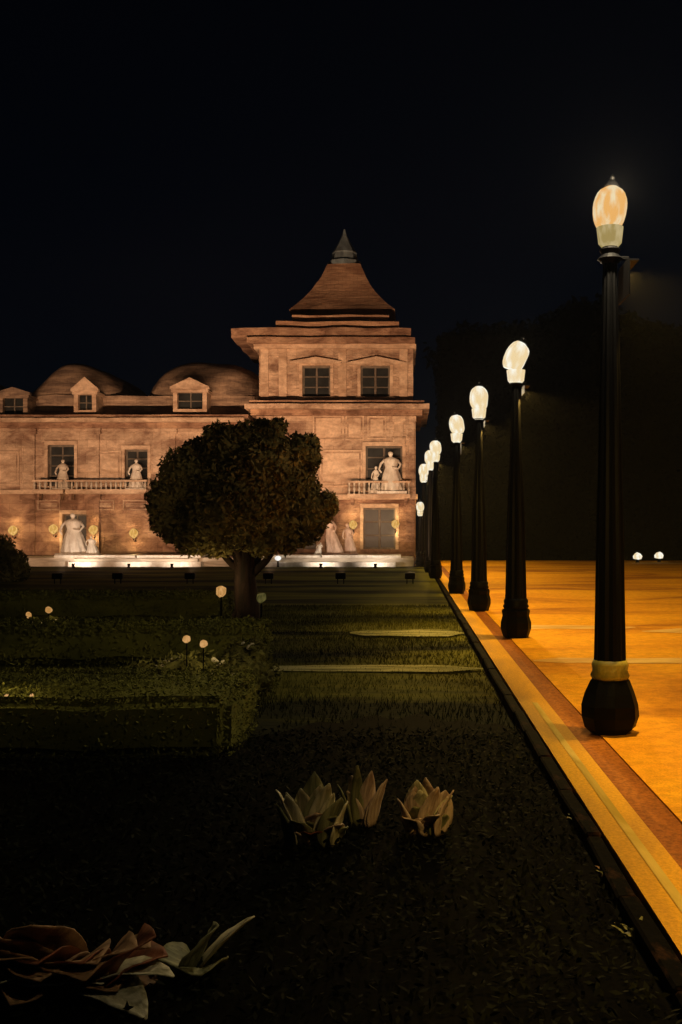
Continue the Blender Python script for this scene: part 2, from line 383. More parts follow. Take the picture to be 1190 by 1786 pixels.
# main cornice, three mouldings
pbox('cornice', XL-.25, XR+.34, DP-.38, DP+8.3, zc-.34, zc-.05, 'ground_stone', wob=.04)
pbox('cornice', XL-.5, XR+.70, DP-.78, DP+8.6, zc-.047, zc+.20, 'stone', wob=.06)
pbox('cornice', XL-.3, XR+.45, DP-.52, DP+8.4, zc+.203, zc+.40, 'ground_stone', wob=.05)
# attic cornice
pbox('attic_cornice', XL-.15, XR+.02, DP-.1, DP+8, zat-.2, zat+.02, 'trim', wob=.06)
pbox('attic_cornice', XL-.45, XR-.04, DP-.35, DP+8.2, zat+.023, zat+.32, 'ground_stone', wob=.09)
pbox('attic_cornice', PX(404, DP), XR-.25, DP-.15, DP+8.0, zat+.323, PZ(573, DP), 'ground_stone', wob=.10)
# frieze panels under the cornice and pilasters
def panel(x0, x1, z0, z1, y, m='trim'):
    bm = bmesh.new(); t = .07
    box(bm, x0, x1, y-.06, y+.03, z0, z0+t); box(bm, x0, x1, y-.06, y+.03, z1-t, z1)
    box(bm, x0, x0+t, y-.06, y+.03, z0+t, z1-t); box(bm, x1-t, x1, y-.06, y+.03, z0+t, z1-t)
    box(bm, x0+.16, x1-.16, y-.035, y+.03, z0+.16, z1-.16)
    return part('relief_panel', bm, m)
for a, b, c, d in ((546, 600, 724, 768), (603, 635, 724, 768), (641, 674, 726, 766), (558, 632, 785, 848)): panel(*pr(a, b, c, d, DP), DP)
def pilaster(px0, px1, z0, z1, y, m='stone'):
    D = y; x0, x1 = PX(px0, D), PX(px1, D); bm = bmesh.new()
    box(bm, x0, x1, y-.12, y+.05, z0+.35, z1-.28); box(bm, x0-.07, x1+.07, y-.18, y+.05, z0, z0+.348); box(bm, x0-.09, x1+.09, y-.2, y+.05, z1-.278, z1)
    wobble(bm, .025); return part('pilaster', bm, m)
for a, b in ((452, 474), (708, 723)):
    pilaster(a, b, z1f+.1, zc-.36, DP, 'stone'); pilaster(a, b, 0, z1f-.17, DP, 'ground_stone')
pilaster(688, 704, PZ(775, DP), zc-.36, DP, 'trim')
for px_ in (454, 486, 590, 697):
    bm = bmesh.new(); box(bm, PX(px_, DP), PX(px_+14, DP), DP+.06, DP+.2, zc+.41, zat-.21); wobble(bm, .03); part('attic_pilaster', bm, 'trim')
# bell-cast pointed roof with grey lantern
RD = 55.0; rc = PX(601, RD)
pbox('roof_drum', XL+.95, XR-.85, DP+.12, DP+7.6, PZ(573, DP)+.002, PZ(560, DP), 'spire', wob=.09); pbox('roof_drum', XL+1.7, XR-1.35, DP+.6, DP+7.2, PZ(560, DP)+.003, PZ(545, DP), 'spire', wob=.09)
bm = bmesh.new(); rings = []
prof = [(550, 93), (539, 80), (527, 68), (514, 57), (500, 48), (486, 40), (473, 34), (462, 29)]
NS = 6
for py, hw in prof:
    r_ = hw*RD/1786*.96; z = PZ(py, RD)-.15; ring = []
    cs = [(-r_, -r_), (r_, -r_), (r_, r_), (-r_, r_)]
    for i in range(4):
        for k in range(NS):
            t = k/NS; a = Vector((*cs[i], 0)); b = Vector((*cs[(i+1) % 4], 0)); p = a.lerp(b, t); q = Vector((rc+p.x, RD+p.y*.86, z))
            q += noise.noise_vector(q*.8)*.06; ring.append(bm.verts.new(q))
    rings.append(ring)
for a, b in zip(rings, rings[1:]):
    for k in range(4*NS): bm.faces.new((a[k], a[(k+1)%(4*NS)], b[(k+1)%(4*NS)], b[k]))
bm.faces.new(rings[-1])
spire = part('pointed_roof', bm, 'spire')
bm = bmesh.new(); s_ = RD/1786
lathe(bm, [(30*s_, PZ(466, RD)), (29*s_, PZ(458, RD)), (24*s_, PZ(456, RD)), (21*s_, PZ(444, RD)), (22*s_, PZ(442, RD)), (16*s_, PZ(432, RD)), (11*s_, PZ(424, RD)), (7*s_, PZ(416, RD)), (4*s_, PZ(410, RD)), (1.2*s_, PZ(400, RD))], 8, rc, RD)
part('roof_lantern', bm, 'lead', spire)
for k in range(4):
    a = math.pi/4+k*math.pi/2; bm = bmesh.new(); lathe(bm, [(.16, PZ(574, DP)), (.16, PZ(566, DP)), (.07, PZ(562, DP)), (.13, PZ(558, DP)), (.02, PZ(552, DP))], 8, -3.45+4.0*math.cos(a)*1.25/1.25, DP+4+4.6*math.sin(a))
    part('corner_finial', bm, 'ground_stone')
# --- long wing
XW0, XW1 = -27.0, PX(448, DW)-.02
z1w = PZ(858, DW); zcw = PZ(738, DW)
gw = [pr(110, 156, 897, 968, DW), pr(330, 372, 897, 968, DW), pr(-62, -18, 897, 968, DW)]
fw = [pr(84, 130, 776, 848, DW), pr(218, 258, 784, 848, DW), pr(345, 387, 780, 848, DW), pr(-52, -10, 776, 848, DW)]
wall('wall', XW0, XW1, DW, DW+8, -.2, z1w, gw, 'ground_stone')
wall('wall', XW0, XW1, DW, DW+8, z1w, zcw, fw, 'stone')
for h in gw: window(*h, DW, 2, 3, name='door', door=True)
for h in fw: window(*h, DW, 2, 4)
pbox('string_course', XW0-.1, XW1-.002, DW-.2, DW+.3, z1w-.12, z1w+.10, 'trim', wob=.05)
pbox('cornice', XW0-.2, XW1-.31, DW-.3, DW+8.3, zcw-.28, zcw+.0, 'ground_stone', wob=.05)
pbox('cornice', XW0-.4, XW1-.56, DW-.6, DW+8.6, zcw+.003, zcw+.22, 'trim', wob=.06)
pbox('cornice', XW0-.2, XW1-.36, DW-.4, DW+8.4, zcw+.223, zcw+.40, 'ground_stone', wob=.06)
for a in (-85, 40, 152, 285, 418):
    pilaster(a, a+22, z1w+.1, zcw-.29, DW, 'stone'); pilaster(a, a+22, 0, z1w-.13, DW, 'ground_stone')
for a, b, c, d in ((170, 212, 786, 846), (-6, 34, 786, 846), (292, 336, 786, 846), (66, 106, 872, 890), (160, 200, 872, 890), (215, 262, 872, 890)): panel(*pr(a, b, c, d, DW), DW, 'trim' if c < 850 else 'stone')
# curved mansard roofs
def mansard(cpx, hpx, pyt, dep=8.2, p=2.6, q=1.5, m='roof'):
    zb = zcw+.4; cx = PX(cpx, DW+1); hx = hpx*(DW+1)/1786; H = PZ(pyt, DW+3.2)-zb; bm = bmesh.new(); N = 22
    g_ = []
    for j in range(N+1):
        row = []
        for i in range(N+1):
            u = -1+2*i/N; v = -1+2*j/N; h_ = H*(max(0, 1-abs(u)**p))**(1/q)*(max(0, 1-abs(v)**4))**(.5)
            co = Vector((cx+u*hx, DW+4.8+v*(dep-.9)/2, zb+h_)); co += noise.noise_vector(co*.5)*(.30 if h_ > .3 else 0); row.append(bm.verts.new(co))
        g_.append(row)
    for j in range(N):
        for i in range(N): bm.faces.new((g_[j][i], g_[j][i+1], g_[j+1][i+1], g_[j+1][i]))
    return part('mansard_roof', bm, m, smooth=True)
r1 = mansard(126, 128, 636, p=1.9, q=1.0); r2 = mansard(352, 114, 630, p=3.6, q=1.5); r3 = mansard(-95, 112, 652, p=2.0, q=1.1)
pbox('low_roof', XW0, XW1-.3, DW+1.3, DW+7, zcw+.4, PZ(690, DW+1.3), 'roof', wob=.16)
def dormer(a, b, c, d, ped=.45, m='trim'):
    x0, x1, z0, z1 = pr(a, b, c, d, DW); y = DW+.05
    bm = bmesh.new(); t = .22
    box(bm, x0-t, x0, y, y+1.9, z0-.15, z1); box(bm, x1, x1+t, y, y+1.9, z0-.15, z1); box(bm, x0-t-.08, x1+t+.08, y-.05, y+1.9, z1+.003, z1+.16); box(bm, x0, x1, y, y+1.9, z0-.15, z0)
    wobble(bm, .03)
    dm = part('dormer', bm, m)
    hood(x0-t-.15, x1+t+.15, z1+.163, y+.1, ped, m, dm)
    bm = bmesh.new(); box(bm, x0, x1, y+.3, y+.34, z0, z1); part('pane', bm, 'glass', dm)
    bm = bmesh.new(); xc = (x0+x1)/2; box(bm, xc-.03, xc+.03, y+.24, y+.297, z0, z1); box(bm, x0, x1, y+.25, y+.295, (z0+z1)/2-.025, (z0+z1)/2+.025); part('sash_bar', bm, 'sash', dm)
dormer(309, 353, 684, 713, .6); dormer(136, 160, 688, 715, .75); dormer(4, 40, 694, 722, .4, 'roof')
# balconies with balusters
def balcony(px0, px1, D, zb, out=.75, hh=.62):
    x0, x1 = PX(px0, D), PX(px1, D); y = D
    b = pbox('balcony', x0, x1, y-out, y-.21, zb-.16, zb+.06, 'trim', wob=.03)
    bm = bmesh.new(); box(bm, x0, x1, y-out, y-out+.12, zb+hh, zb+hh+.09); part('rail', bm, 'trim', b)
    n_ = int((x1-x0)/.26); bm = bmesh.new()
    lathe(bm, [(.05, 0), (.05, .04), (.03, .08), (.065, .22), (.03, .40), (.05, hh-.1), (.05, hh-.062)], 6); me = bpy.data.meshes.new('baluster'); bm.to_mesh(me); bm.free()
    for k in range(n_+1):
        link('baluster', me, 'pale', b, Vector((x0+.08+(x1-x0-.16)*k/n_, y-out+.06, zb+.062))-pal.location)
    for xx in (x0+.15, x1-.3):
        bm = bmesh.new(); box(bm, xx, xx+.15, y-out+.1, y-.22, zb-.5, zb-.163); part('corbel', bm, 'ground_stone', b)
balcony(608, 716, DP, z1f+.05); balcony(122, 262, DW, z1w+.05, hh=.45); balcony(66, 118, DW, z1w+.05, hh=.45)

# terrace in front of the palace
ter = empty('terrace', (-8, 49, -.12), 'pale stone terrace with steps running along the foot of the palace', 'terrace')
def tbox(name, x0, x1, y0, y1, z0, z1, m, wob=0):
    bm = bmesh.new(); box(bm, x0, x1, y0, y1, z0, z1)
    if wob: wobble(bm, wob, cut=.8)
    bm.transform(Matrix.Translation(-ter.location)); return build(name, bm, m, ter)
tbox('terrace_wall', -27, PX(722, 49), 49.0, 51.9, -.12, .30, 'pale', .04)
for a, b in ((96, 238), (240, 352), (420, 560), (562, 700)):
    tbox('coping', PX(a, 49), PX(b, 49)-.02, 48.9, 50.9, .303, .42, 'marble', .03)
tbox('step', PX(118, 48.4), PX(350, 48.4), 48.45, 48.995, -.12, .12, 'marble', .03)
tbox('step', PX(118, 48.4)+.2, PX(350, 48.4)-.2, 48.7, 48.993, .123, .27, 'pale', .03)
tbox('step', PX(455, 48.4), PX(690, 48.4), 48.45, 48.995, -.12, .10, 'marble', .03)

# ---- statues
def statue(loc, H, m, label, wide=1.0, lean=0, arm=1, plinth=.25, group=None, turn=0, fold=9):
    r = empty('statue', loc, label, 'statue', group, rz=turn)
    bm = bmesh.new(); pw = .26*H*wide; box(bm, -pw, pw, -pw*.8, pw*.8, 0, plinth); bmesh.ops.bevel(bm, geom=bm.edges[:], offset=.02, segments=1, affect='EDGES'); build('plinth', bm, m, r)
    # draped figure: skirts, waist, chest, shoulders, neck and head in one surface
    prof = [(.20, 0), (.205, .06), (.19, .18), (.165, .32), (.145, .44), (.12, .53), (.105, .60), (.115, .68), (.125, .75), (.12, .80), (.085, .835), (.042, .86), (.038, .885), (.055, .91), (.064, .94), (.055, .975), (.025, .995), (.005, 1.0)]
    bm = bmesh.new(); seg = 40; rings = []
    for r_, z in prof:
        dr = max(0, 1-z/.62)
        ring = []
        for k in range(seg):
            a = 2*math.pi*k/seg; rr = r_*H*wide*(1+.16*dr*math.sin(a*fold+z*5)+.05*noise.noise(Vector((a, z*8, H)))) if z < .86 else r_*H
            ring.append(bm.verts.new((rr*math.cos(a)+lean*H*z, rr*math.sin(a)*.72, plinth+z*H)))
        rings.append(ring)
    for a, b in zip(rings, rings[1:]):
        for k in range(seg): bm.faces.new((a[k], a[(k+1)%seg], b[(k+1)%seg], b[k]))
    bm.faces.new(rings[0][::-1]); bm.faces.new(rings[-1])
    s = H; L = lambda x_, y_, z_: (x_*s+lean*s*z_, y_*s, plinth+z_*s)
    tube(bm, [L(.11*wide, 0, .79), L(.17*wide, -.03, .66), L(.12*wide, -.11, .56), L(.03, -.13, .60)], .036*s, .022*s)
    if arm: tube(bm, [L(-.11*wide, 0, .79), L(-.18*wide, -.02, .68), L(-.21*wide, -.06, .54), L(-.17*wide, -.08, .46)], .036*s, .022*s)
    else: tube(bm, [L(-.11*wide, 0, .79), L(-.2*wide, -.02, .86), L(-.24*wide, -.05, 1.0), L(-.2*wide, -.05, 1.1)], .036*s, .02*s)
    build('figure', bm, m, r, smooth=True); return r
zb = z1f+.12
statue((PX(684, 51.6), 51.62, zb), 2.0, 'marble', 'tall white draped statue on the balcony of the corner pavilion', 1.45, -.04, 1, .14, fold=7)
statue((PX(654, 51.6), 51.66, zb), 1.2, 'marble', 'small white statue left of the tall one on the pavilion balcony', .8, .05, 1, .2)
statue((PX(110, 52.8), 52.80, z1w+.12), 1.5, 'pale', 'dull pale statue before the upper window above the left doorway', 1.15, .0, 1, .05)
statue((PX(238, 52.8), 52.78, z1w+.12), 1.5, 'marble', 'bright white statue before the small upper window next to the tree', 1.2, .0, 1, .05)
statue((PX(131, 50), 50.0, .42), 1.95, 'marble', 'white robed statue with wide skirts before the left doorway', 1.55, -.06, 1, .08, fold=11)
statue((PX(162, 49.6), 49.6, .42), .85, 'marble', 'low white crouching statue beside the wide-skirted robed one', 1.6, -.1, 1, .06)
statue((PX(585, 49.7), 49.7, .42), 1.95, 'pinkstone', 'pink stone statue leaning left beside the tree crown', .95, -.22, 0, .06, fold=7)
statue((PX(612, 50.0), 50.0, .42), 1.45, 'pinkstone', 'shorter pink stone statue below the wall lantern', .95, -.12, 1, .08, fold=7)
statue((PX(554, 49.5), 49.5, .42), .55, 'marble', 'small white figure on the terrace edge under the tree crown', 1.4, .3, 1, .05)

# ---- wall lanterns
def wall_lantern(px, py, D, label, W=WALL_W, s=1.0, inst=None):
    r = empty('wall_lantern', (PX(px, D), D, PZ(py, D)), label, 'wall lantern', 'amber wall lanterns on the ground storey')
    bm = bmesh.new(); lathe(bm, [(.03, -.26), (.10, -.22), (.19, -.12), (.235, .0), (.2, .13), (.09, .22), (.03, .24)], 14, 0, -.42)
    for v in bm.verts: v.co += noise.noise_vector(v.co*6+Vector((px, 0, 0)))*.025
    build('globe', bm, 'wallglobe', r, smooth=True).scale = (s, 1, s)
    bm = bmesh.new(); tube(bm, [(0, 0, -.35), (0, -.2, -.42), (0, -.42, -.36), (0, -.42, -.24)], .025, .02); build('bracket', bm, 'iron', r)
    light('wall_lantern_light', 'POINT', (0, -.42, -.45), W, WARM, r)
    light('wall_lantern_light', 'POINT', (0, -.40, .42), W*.7, WARM, r)
wall_lantern(28, 925, DW, 'amber wall lantern nearest the dark shrub at the left', 9)
wall_lantern(98, 923, DW, 'amber wall lantern left of the doorway behind the robed statue', 12)
wall_lantern(167, 924, DW, 'amber wall lantern right of the doorway behind the robed statue')
wall_lantern(237, 930, DW, 'amber wall lantern just left of the tree crown')
wall_lantern(617, 915, DP, 'amber wall lantern left of the pavilion door', s=.9)
wall_lantern(690, 914, DP, 'amber wall lantern right of the pavilion door', 16, s=.9)

# ---- floodlights on the lawn, aimed at the front
fl_proto = None
FX = [-25, -22, -19, -16, -11.6, -9.6, -7.2, -4.6, -2.2, .1]
lab = ['floodlight on the lawn, hidden beyond the left frame edge', 'floodlight on the lawn, second from the far left end', 'floodlight on the lawn before the left end of the visible front', 'floodlight on the lawn just beside the dark shrub at the left',
       'floodlight on the lawn before the steps under the robed statue', 'floodlight on the lawn left of the tree trunk, before the long steps', 'floodlight on the lawn behind the tree trunk', 'floodlight on the lawn behind the right side of the tree crown', 'floodlight on the lawn before the pink statues', 'floodlight on the lawn before the pavilion corner']
for k, fx in enumerate(FX):
    r = empty('floodlight', (fx*1.0, 34.0, -.12), lab[k], 'floodlight', 'black floodlights in a row before the palace')
    bm = bmesh.new(); box(bm, -.17, .17, -.10, .08, .16, .36); bm.transform(Matrix.Rotation(R(0), 4, 'X')); bmesh.ops.bevel(bm, geom=bm.edges[:], offset=.02, segments=1, affect='EDGES'); build('housing', bm, 'iron', r)
    bm = bmesh.new(); tube(bm, [(-.1, 0, 0), (-.1, 0, .17)], .02, .02, 6); tube(bm, [(.1, 0, 0), (.1, 0, .17)], .02, .02, 6); build('stand', bm, 'iron', r)
    light('flood_lamp', 'SPOT', (0, .13, .36), FLOOD_W*(1.0 if fx > -9 else .85), FLOODC, r, (0, 18, 10.2 if fx > -9 else 6.0), R(62 if fx > -9 else 50), .6, .08)

for k, (px_, lb, W_) in enumerate(((128, 'added spotlight at the feet of the wide-skirted robed statue', 130), (225, 'added spotlight before the long pale steps left of the tree', 90), (300, 'added spotlight before the steps, half under the tree crown', 90), (560, 'added spotlight at the feet of the leaning pink statue', 110), (655, 'added spotlight before the pavilion door', 110))):
    r = empty('added_spotlight', (PX(px_, 47.2), 47.2, -.12), lb, 'spotlight', 'small added spotlights before the terrace')  # added spotlights that whiten the statues and steps
    bm = bmesh.new(); lathe(bm, [(.09, 0), (.09, .05), (.05, .07), (.07, .14), (.075, .2)], 10); build('housing', bm, 'iron', r)
    light('added_spot_lamp', 'SPOT', (0, .12, .22), W_, (1, .80, .60), r, (0, 2.9, 1.1), R(105), .8, .03)
# small bright lamp on the terrace edge
r = empty('terrace_light', (PX(485, 48.3), 48.3, -.12), 'small white globe light under the tree crown at the terrace edge', 'lamp')
bm = bmesh.new(); lathe(bm, [(.03, .30), (.10, .34), (.14, .42), (.10, .50), (.03, .53)], 12, ex=1.15, ey=1); build('globe', bm, 'whiteglobe', r, True)
bm = bmesh.new(); lathe(bm, [(.08, 0), (.05, .05), (.04, .28)], 8); build('stem', bm, 'iron', r)
light('terrace_light_lamp', 'POINT', (0, -.05, .75), 6, (1, .85, .6), r)

# ================================================================== STREET LAMPS
def street_lamp(X, Y, label, head=1.0, W=LAMP_W, cut=.17, bulge=1.0, far=False, group='street lamps in a row along the kerb', ht=4.48, fat=1.0, tilt=0, z0=0.0, glow=GLOW_W):
    r = empty('street_lamp', (X, Y, z0), label, 'street lamp', group)
    bm = bmesh.new()
    lathe(bm, [(.16*fat, 0), (.215*fat*bulge, .05), (.245*fat*bulge, .14), (.245*fat*bulge, .24), (.215*fat*bulge, .34), (.18*fat, .42), (.165*fat, .455)], 8)
    for v in bm.verts: v.co += noise.noise_vector(v.co*5+Vector((Y, 0, 0)))*.012
    build('base', bm, 'iron', r)
    bm = bmesh.new(); lathe(bm, [(.150*fat, .456), (.168*fat, .49), (.150*fat, .53), (.158*fat, .58), (.142*fat, .62)], 16); build('collar', bm, 'brass' if not far and z0 == 0 else 'iron', r, True)
    k = ht/4.48
    bm = bmesh.new(); lathe(bm, [(.138*fat, .621), (.130*fat, 1.0), (.122*fat, 1.5*k), (.105*fat, 2.2*k), (.09, 3.0*k), (.07, 3.7*k), (.06, 4.0*k)], 24, flute=.10); build('post', bm, 'iron', r)
    bm = bmesh.new(); lathe(bm, [(.06, 4.001*k), (.11, 4.04*k), (.07, 4.08*k), (.09, 4.12*k), (.05, 4.16*k)], 16); build('capital', bm, 'iron', r)
    hz = ht-.34*head+.0
    zt = ht
    bm = bmesh.new(); lathe(bm, [(.065*head, -.34*head), (.10*head, -.30*head), (.115*head, -.17*head)], 16, ex=1); build('lower_glass', bm, 'cup' if not far else 'farglobe', r, True, loc=(0, 0, zt))
    bm = bmesh.new(); lathe(bm, [(.10*head, -.168*head), (.118*head, -.14*head), (.13*head, -.11*head), (.139*head, -.06*head), (.142*head, .0), (.141*head, .04*head), (.135*head, .08*head), (.121*head, .12*head), (.10*head, .15*head), (.05*head, .185*head)], 28)
    for v in bm.verts:
        v.co += noise.noise_vector(v.co*5+Vector((Y*3, 0, 0)))*.014*head
    gb = build('globe', bm, 'globe' if not far else 'farglobe', r, True, loc=(0, 0, zt)); gb.rotation_euler.y = tilt
    bm = bmesh.new(); lathe(bm, [(.07*head, 0), (.05*head, .03), (.02, .06), (.025, .08), (.004, .11)], 10); build('finial', bm, 'iron', gb, loc=(0, 0, .18*head))
    # shield plate added under the globe to keep light off the lawn
    lx = .16; lz = 3.93*k
    bm = bmesh.new(); tube(bm, [(.05, 0, lz+.12), (lx, 0, lz+.12)], .018, .018, 6); box(bm, lx-.045, lx+.05, -.17, .17, lz+.06, lz+.075)
    box(bm, lx-.045, lx-.035, -.22, .22, lz-.04/cut*1.0 if cut else lz, lz+.06); build('added_shield', bm, 'iron', r)
    light('sodium_lamp', 'SPOT', (lx, 0, lz), W, SODIUM, r, (lx+.001, 0, 0), R(168), .25, .012)
    if glow: light('globe_glow', 'POINT', (0, -.3*head, ht+.05), glow, (1, .8, .5), r, radius=.02)
    return r
street_lamp(1.80, 2.4, 'unseen black street lamp added beside the viewer to light the foreground', W=LAMP_W, cut=.6)  # added out of frame to light the near paving and plants
street_lamp(1.735, 8.75, 'nearest visible black street lamp with an olive brass collar', 1.0, tilt=.08, glow=260)
street_lamp(1.74, 16.35, 'second visible black street lamp from the front, its head drawn to a bright point', 1.30, cut=.75, far=True, bulge=.8, fat=1.25, tilt=.4)
street_lamp(1.52, 21.6, 'third street lamp from the front with a round white head', 1.35, cut=.75, far=True, bulge=.8, fat=1.25)
street_lamp(1.32, 27.2, 'fourth street lamp from the front with a small oval head', 1.4, far=True, bulge=.8, fat=1.2, tilt=-.2)
street_lamp(.98, 35.2, 'fifth street lamp from the front, topmost of the three crowded heads', 1.4, far=True, bulge=.8, fat=1.2)
street_lamp(.90, 39.8, 'sixth street lamp from the front, middle of the three crowded heads', 1.5, far=True, bulge=.8, fat=1.2)
street_lamp(.80, 49.0, 'seventh street lamp from the front, lowest of the three crowded heads', 1.7, far=True, bulge=.8, fat=1.1)
street_lamp(PX(733, 47), 47, 'short lamp post standing at the right corner of the pavilion', 1.25, W=40, far=True, ht=PZ(884, 47), group='lamp posts by the palace')
for Y, wd in ((9, 'nearest'), (20, 'second'), (31, 'farthest')):  # unseen lamps added to light the far right of the plaza
    street_lamp(15.5, Y, wd+' unseen street lamp added across the plaza, beyond the right frame edge', 1.0, W=LAMP_W*.85, cut=2.5, group='unseen street lamps added across the plaza', glow=0).rotation_euler.z = math.pi

# ================================================================== HEDGES AND TREES
def hedge(x0, x1, y0, y1, z0, z1, m, label, n, size, group='clipped box hedges on the lawn', name='hedge', rnd=.05):
    r = empty(name, ((x0+x1)/2, (y0+y1)/2, z0), label, 'hedge', group); c = Vector(r.location)
    bm = bmesh.new(); box(bm, x0-c.x, x1-c.x, y0-c.y, y1-c.y, 0, z1-z0-.02); bmesh.ops.bevel(bm, geom=bm.edges[:], offset=.09, segments=3, affect='EDGES'); wobble(bm, .09, 1.5, .5); build('core', bm, m, r)
    A = np.array([(x1-x0)*(y1-y0), (x1-x0)*(z1-z0), (y1-y0)*(z1-z0), (y1-y0)*(z1-z0)]); pr_ = A/A.sum(); P_ = []; N_ = []
    for f, cnt in enumerate((pr_*n).astype(int)):
        u = rng.uniform(0, 1, cnt); v = rng.uniform(0, 1, cnt); j = rng.normal(0, rnd*.5, cnt)
        if f == 0: p = np.stack([x0+u*(x1-x0), y0+v*(y1-y0), z1+j], 1); nn = (0, 0, 1)
        elif f == 1: p = np.stack([x0+u*(x1-x0), y0+j, z0+v*(z1-z0)], 1); nn = (0, -1, 0)
        elif f == 2: p = np.stack([x1+j, y0+u*(y1-y0), z0+v*(z1-z0)], 1); nn = (1, 0, 0)
        else: p = np.stack([x0+j, y0+u*(y1-y0), z0+v*(z1-z0)], 1); nn = (-1, 0, 0)
        P_.append(p); N_.append(np.tile(nn, (cnt, 1)))
    V = leaf_quads(np.vstack(P_)-np.array(c), np.vstack(N_), size)
    link('leaves', quads_mesh('leaves', V), m, r)
    return r
hedge(-7.5, -1.42, 8.2, 9.7, -.12, .40, 'box', 'nearest low box hedge at the left with a lit top', 26000, .013)
hedge(-10.5, -2.0, 13.9, 15.0, -.12, .40, 'box', 'second low box hedge at the left, behind the nearest', 12000, .024)
hedge(-16, -3.7, 20.5, 21.6, -.12, .40, 'box', 'third low box hedge at the left, level with the tree trunk', 9000, .03)
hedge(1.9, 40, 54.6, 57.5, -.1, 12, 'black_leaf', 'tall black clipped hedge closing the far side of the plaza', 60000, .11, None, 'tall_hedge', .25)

th = bpy.data.objects['tall_hedge']
cl_ = [((random.uniform(-19, 19), random.uniform(-.6, .6), 12+random.uniform(-1.6, .2)), (random.uniform(1.4, 3.0), 1.3, random.uniform(1.0, 2.6))) for _ in range(26)]
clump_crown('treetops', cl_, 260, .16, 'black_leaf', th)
def tree(loc, label, clumps, D, trunk, nper, size, m='leaf'):
    r = empty('tree', loc, label, 'tree'); L = Vector(loc)
    cl = []
    for px, py, rad, dy in clumps:
        c = P(px, py, D); s = D/1786; cl.append((tuple(Vector((c.x, c.y+dy, c.z))-L), (rad*s, rad*s*1.0, rad*s)))
    clump_crown('crown', cl, nper, size, m, r)
    bm = bmesh.new(); tube(bm, *trunk)
    return r, bm
T = 19.5; base = Vector((PX(430, T), T, -.12))
cl = [(330, 832, 52, 0), (296, 868, 40, 0), (300, 905, 38, .1), (340, 925, 42, -.1), (395, 935, 36, 0), (400, 795, 52, 0), (345, 800, 36, .2), (462, 768, 34, 0), (480, 755, 22, -.1), (455, 745, 15, .1), (488, 742, 13, 0), (470, 835, 66, -.4), (520, 795, 38, 0), (538, 775, 18, .1), (545, 800, 16, -.1), (525, 850, 34, .1), (420, 880, 74, -.5), (345, 870, 60, .2), (480, 915, 48, 0), (540, 893, 38, 0), (566, 880, 24, 0), (530, 925, 28, .1), (460, 945, 26, -.2), (500, 945, 22, .1), (370, 950, 22, .2), (380, 765, 28, .1), (430, 765, 28, -.1)]
r, bm = tree(base, 'broad dark olive tree with a blocky crown before the palace front', cl, T, ([(0, 0, 0), (.02, 0, .35), (-.03, 0, .9), (0, 0, 1.5), (.05, 0, 2.3)], .27, .14, 12), 6500, .045)
for k in range(6):
    a = k*1.05; tube(bm, [(0, 0, .5), (.22*math.cos(a), .2*math.sin(a), .1), (.48*math.cos(a), .35*math.sin(a), -.02)], .14, .05, 6)
for dx, dy, dz in ((-.9, .1, 2.0), (.85, -.1, 1.9), (-.4, -.4, 2.4), (.4, .4, 2.5), (-.3, 0, 1.6), (.35, 0, 1.6)):
    tube(bm, [(0, 0, .9), (dx*.45, dy*.5, dz*.65), (dx, dy, dz)], .10, .035, 6)
build('trunk', bm, 'bark', r, True)
D2 = 35.5
r, bm = tree(Vector((PX(-2, D2), D2, -.12)), 'small dark rounded shrub tree at the left edge before the palace', [(0, 960, 26, 0), (22, 985, 26, 0), (-20, 985, 34, 0), (8, 1000, 30, -.2), (-30, 950, 24, 0), (34, 998, 16, .1)], D2, ([(0, 0, 0), (0, 0, .5), (0, 0, 1.0)], .12, .07, 8), 4500, .05)
build('trunk', bm, 'bark', r, True)

# flower bushes with small garden lights
def bush(px, py, d, rad, label, nfl, sq=.62, m='bush', name='flower_bush', flat=1.6):
    c = Vector((PX(px, d), d, -.12)); r = empty(name, c, label, 'bush'); s = d/1786
    cls = []
    for k in range(6):
        a = random.uniform(0, 6.28); cls.append(((math.cos(a)*rad*.55*flat, math.sin(a)*rad*.4, rad*sq*random.uniform(.35, .7)), (rad*.55*flat*.7, rad*.5, rad*sq*.6)))
    cls.append(((0, 0, rad*sq*.55), (rad*.8, rad*.6, rad*sq*.7)))
    clump_crown('foliage', cls, 5000, .022*d/9, m, r)
    bm = bmesh.new(); lathe(bm, [(.02*d/9, 0), (.025*d/9, .008*d/9), (.006*d/9, .02*d/9)], 6); me = bpy.data.meshes.new('flower'); bm.to_mesh(me); bm.free()
    for k in range(nfl):
        a = random.uniform(0, 6.28); q = random.uniform(.2, 1)
        o = link('flower', me, 'flower', r, (math.cos(a)*rad*flat*.7*q, -abs(math.sin(a))*rad*.5*q-.05, rad*sq*(1.25-.55*q))); o.rotation_euler = (R(60)+random.uniform(-.5, .5), random.uniform(-.5, .5), 0)
    return r
bush(345, 1120, 11.4, .62, 'largest flower bush with white blossoms between the two nearer hedges', 16)
bush(430, 1110, 12.4, .38, 'narrow bush with scattered white flowers right of the largest flower bush', 9, 1.1, flat=1.0)
bush(85, 1075, 17.4, .42, 'low flower bush at the left between the second and third hedges', 10)
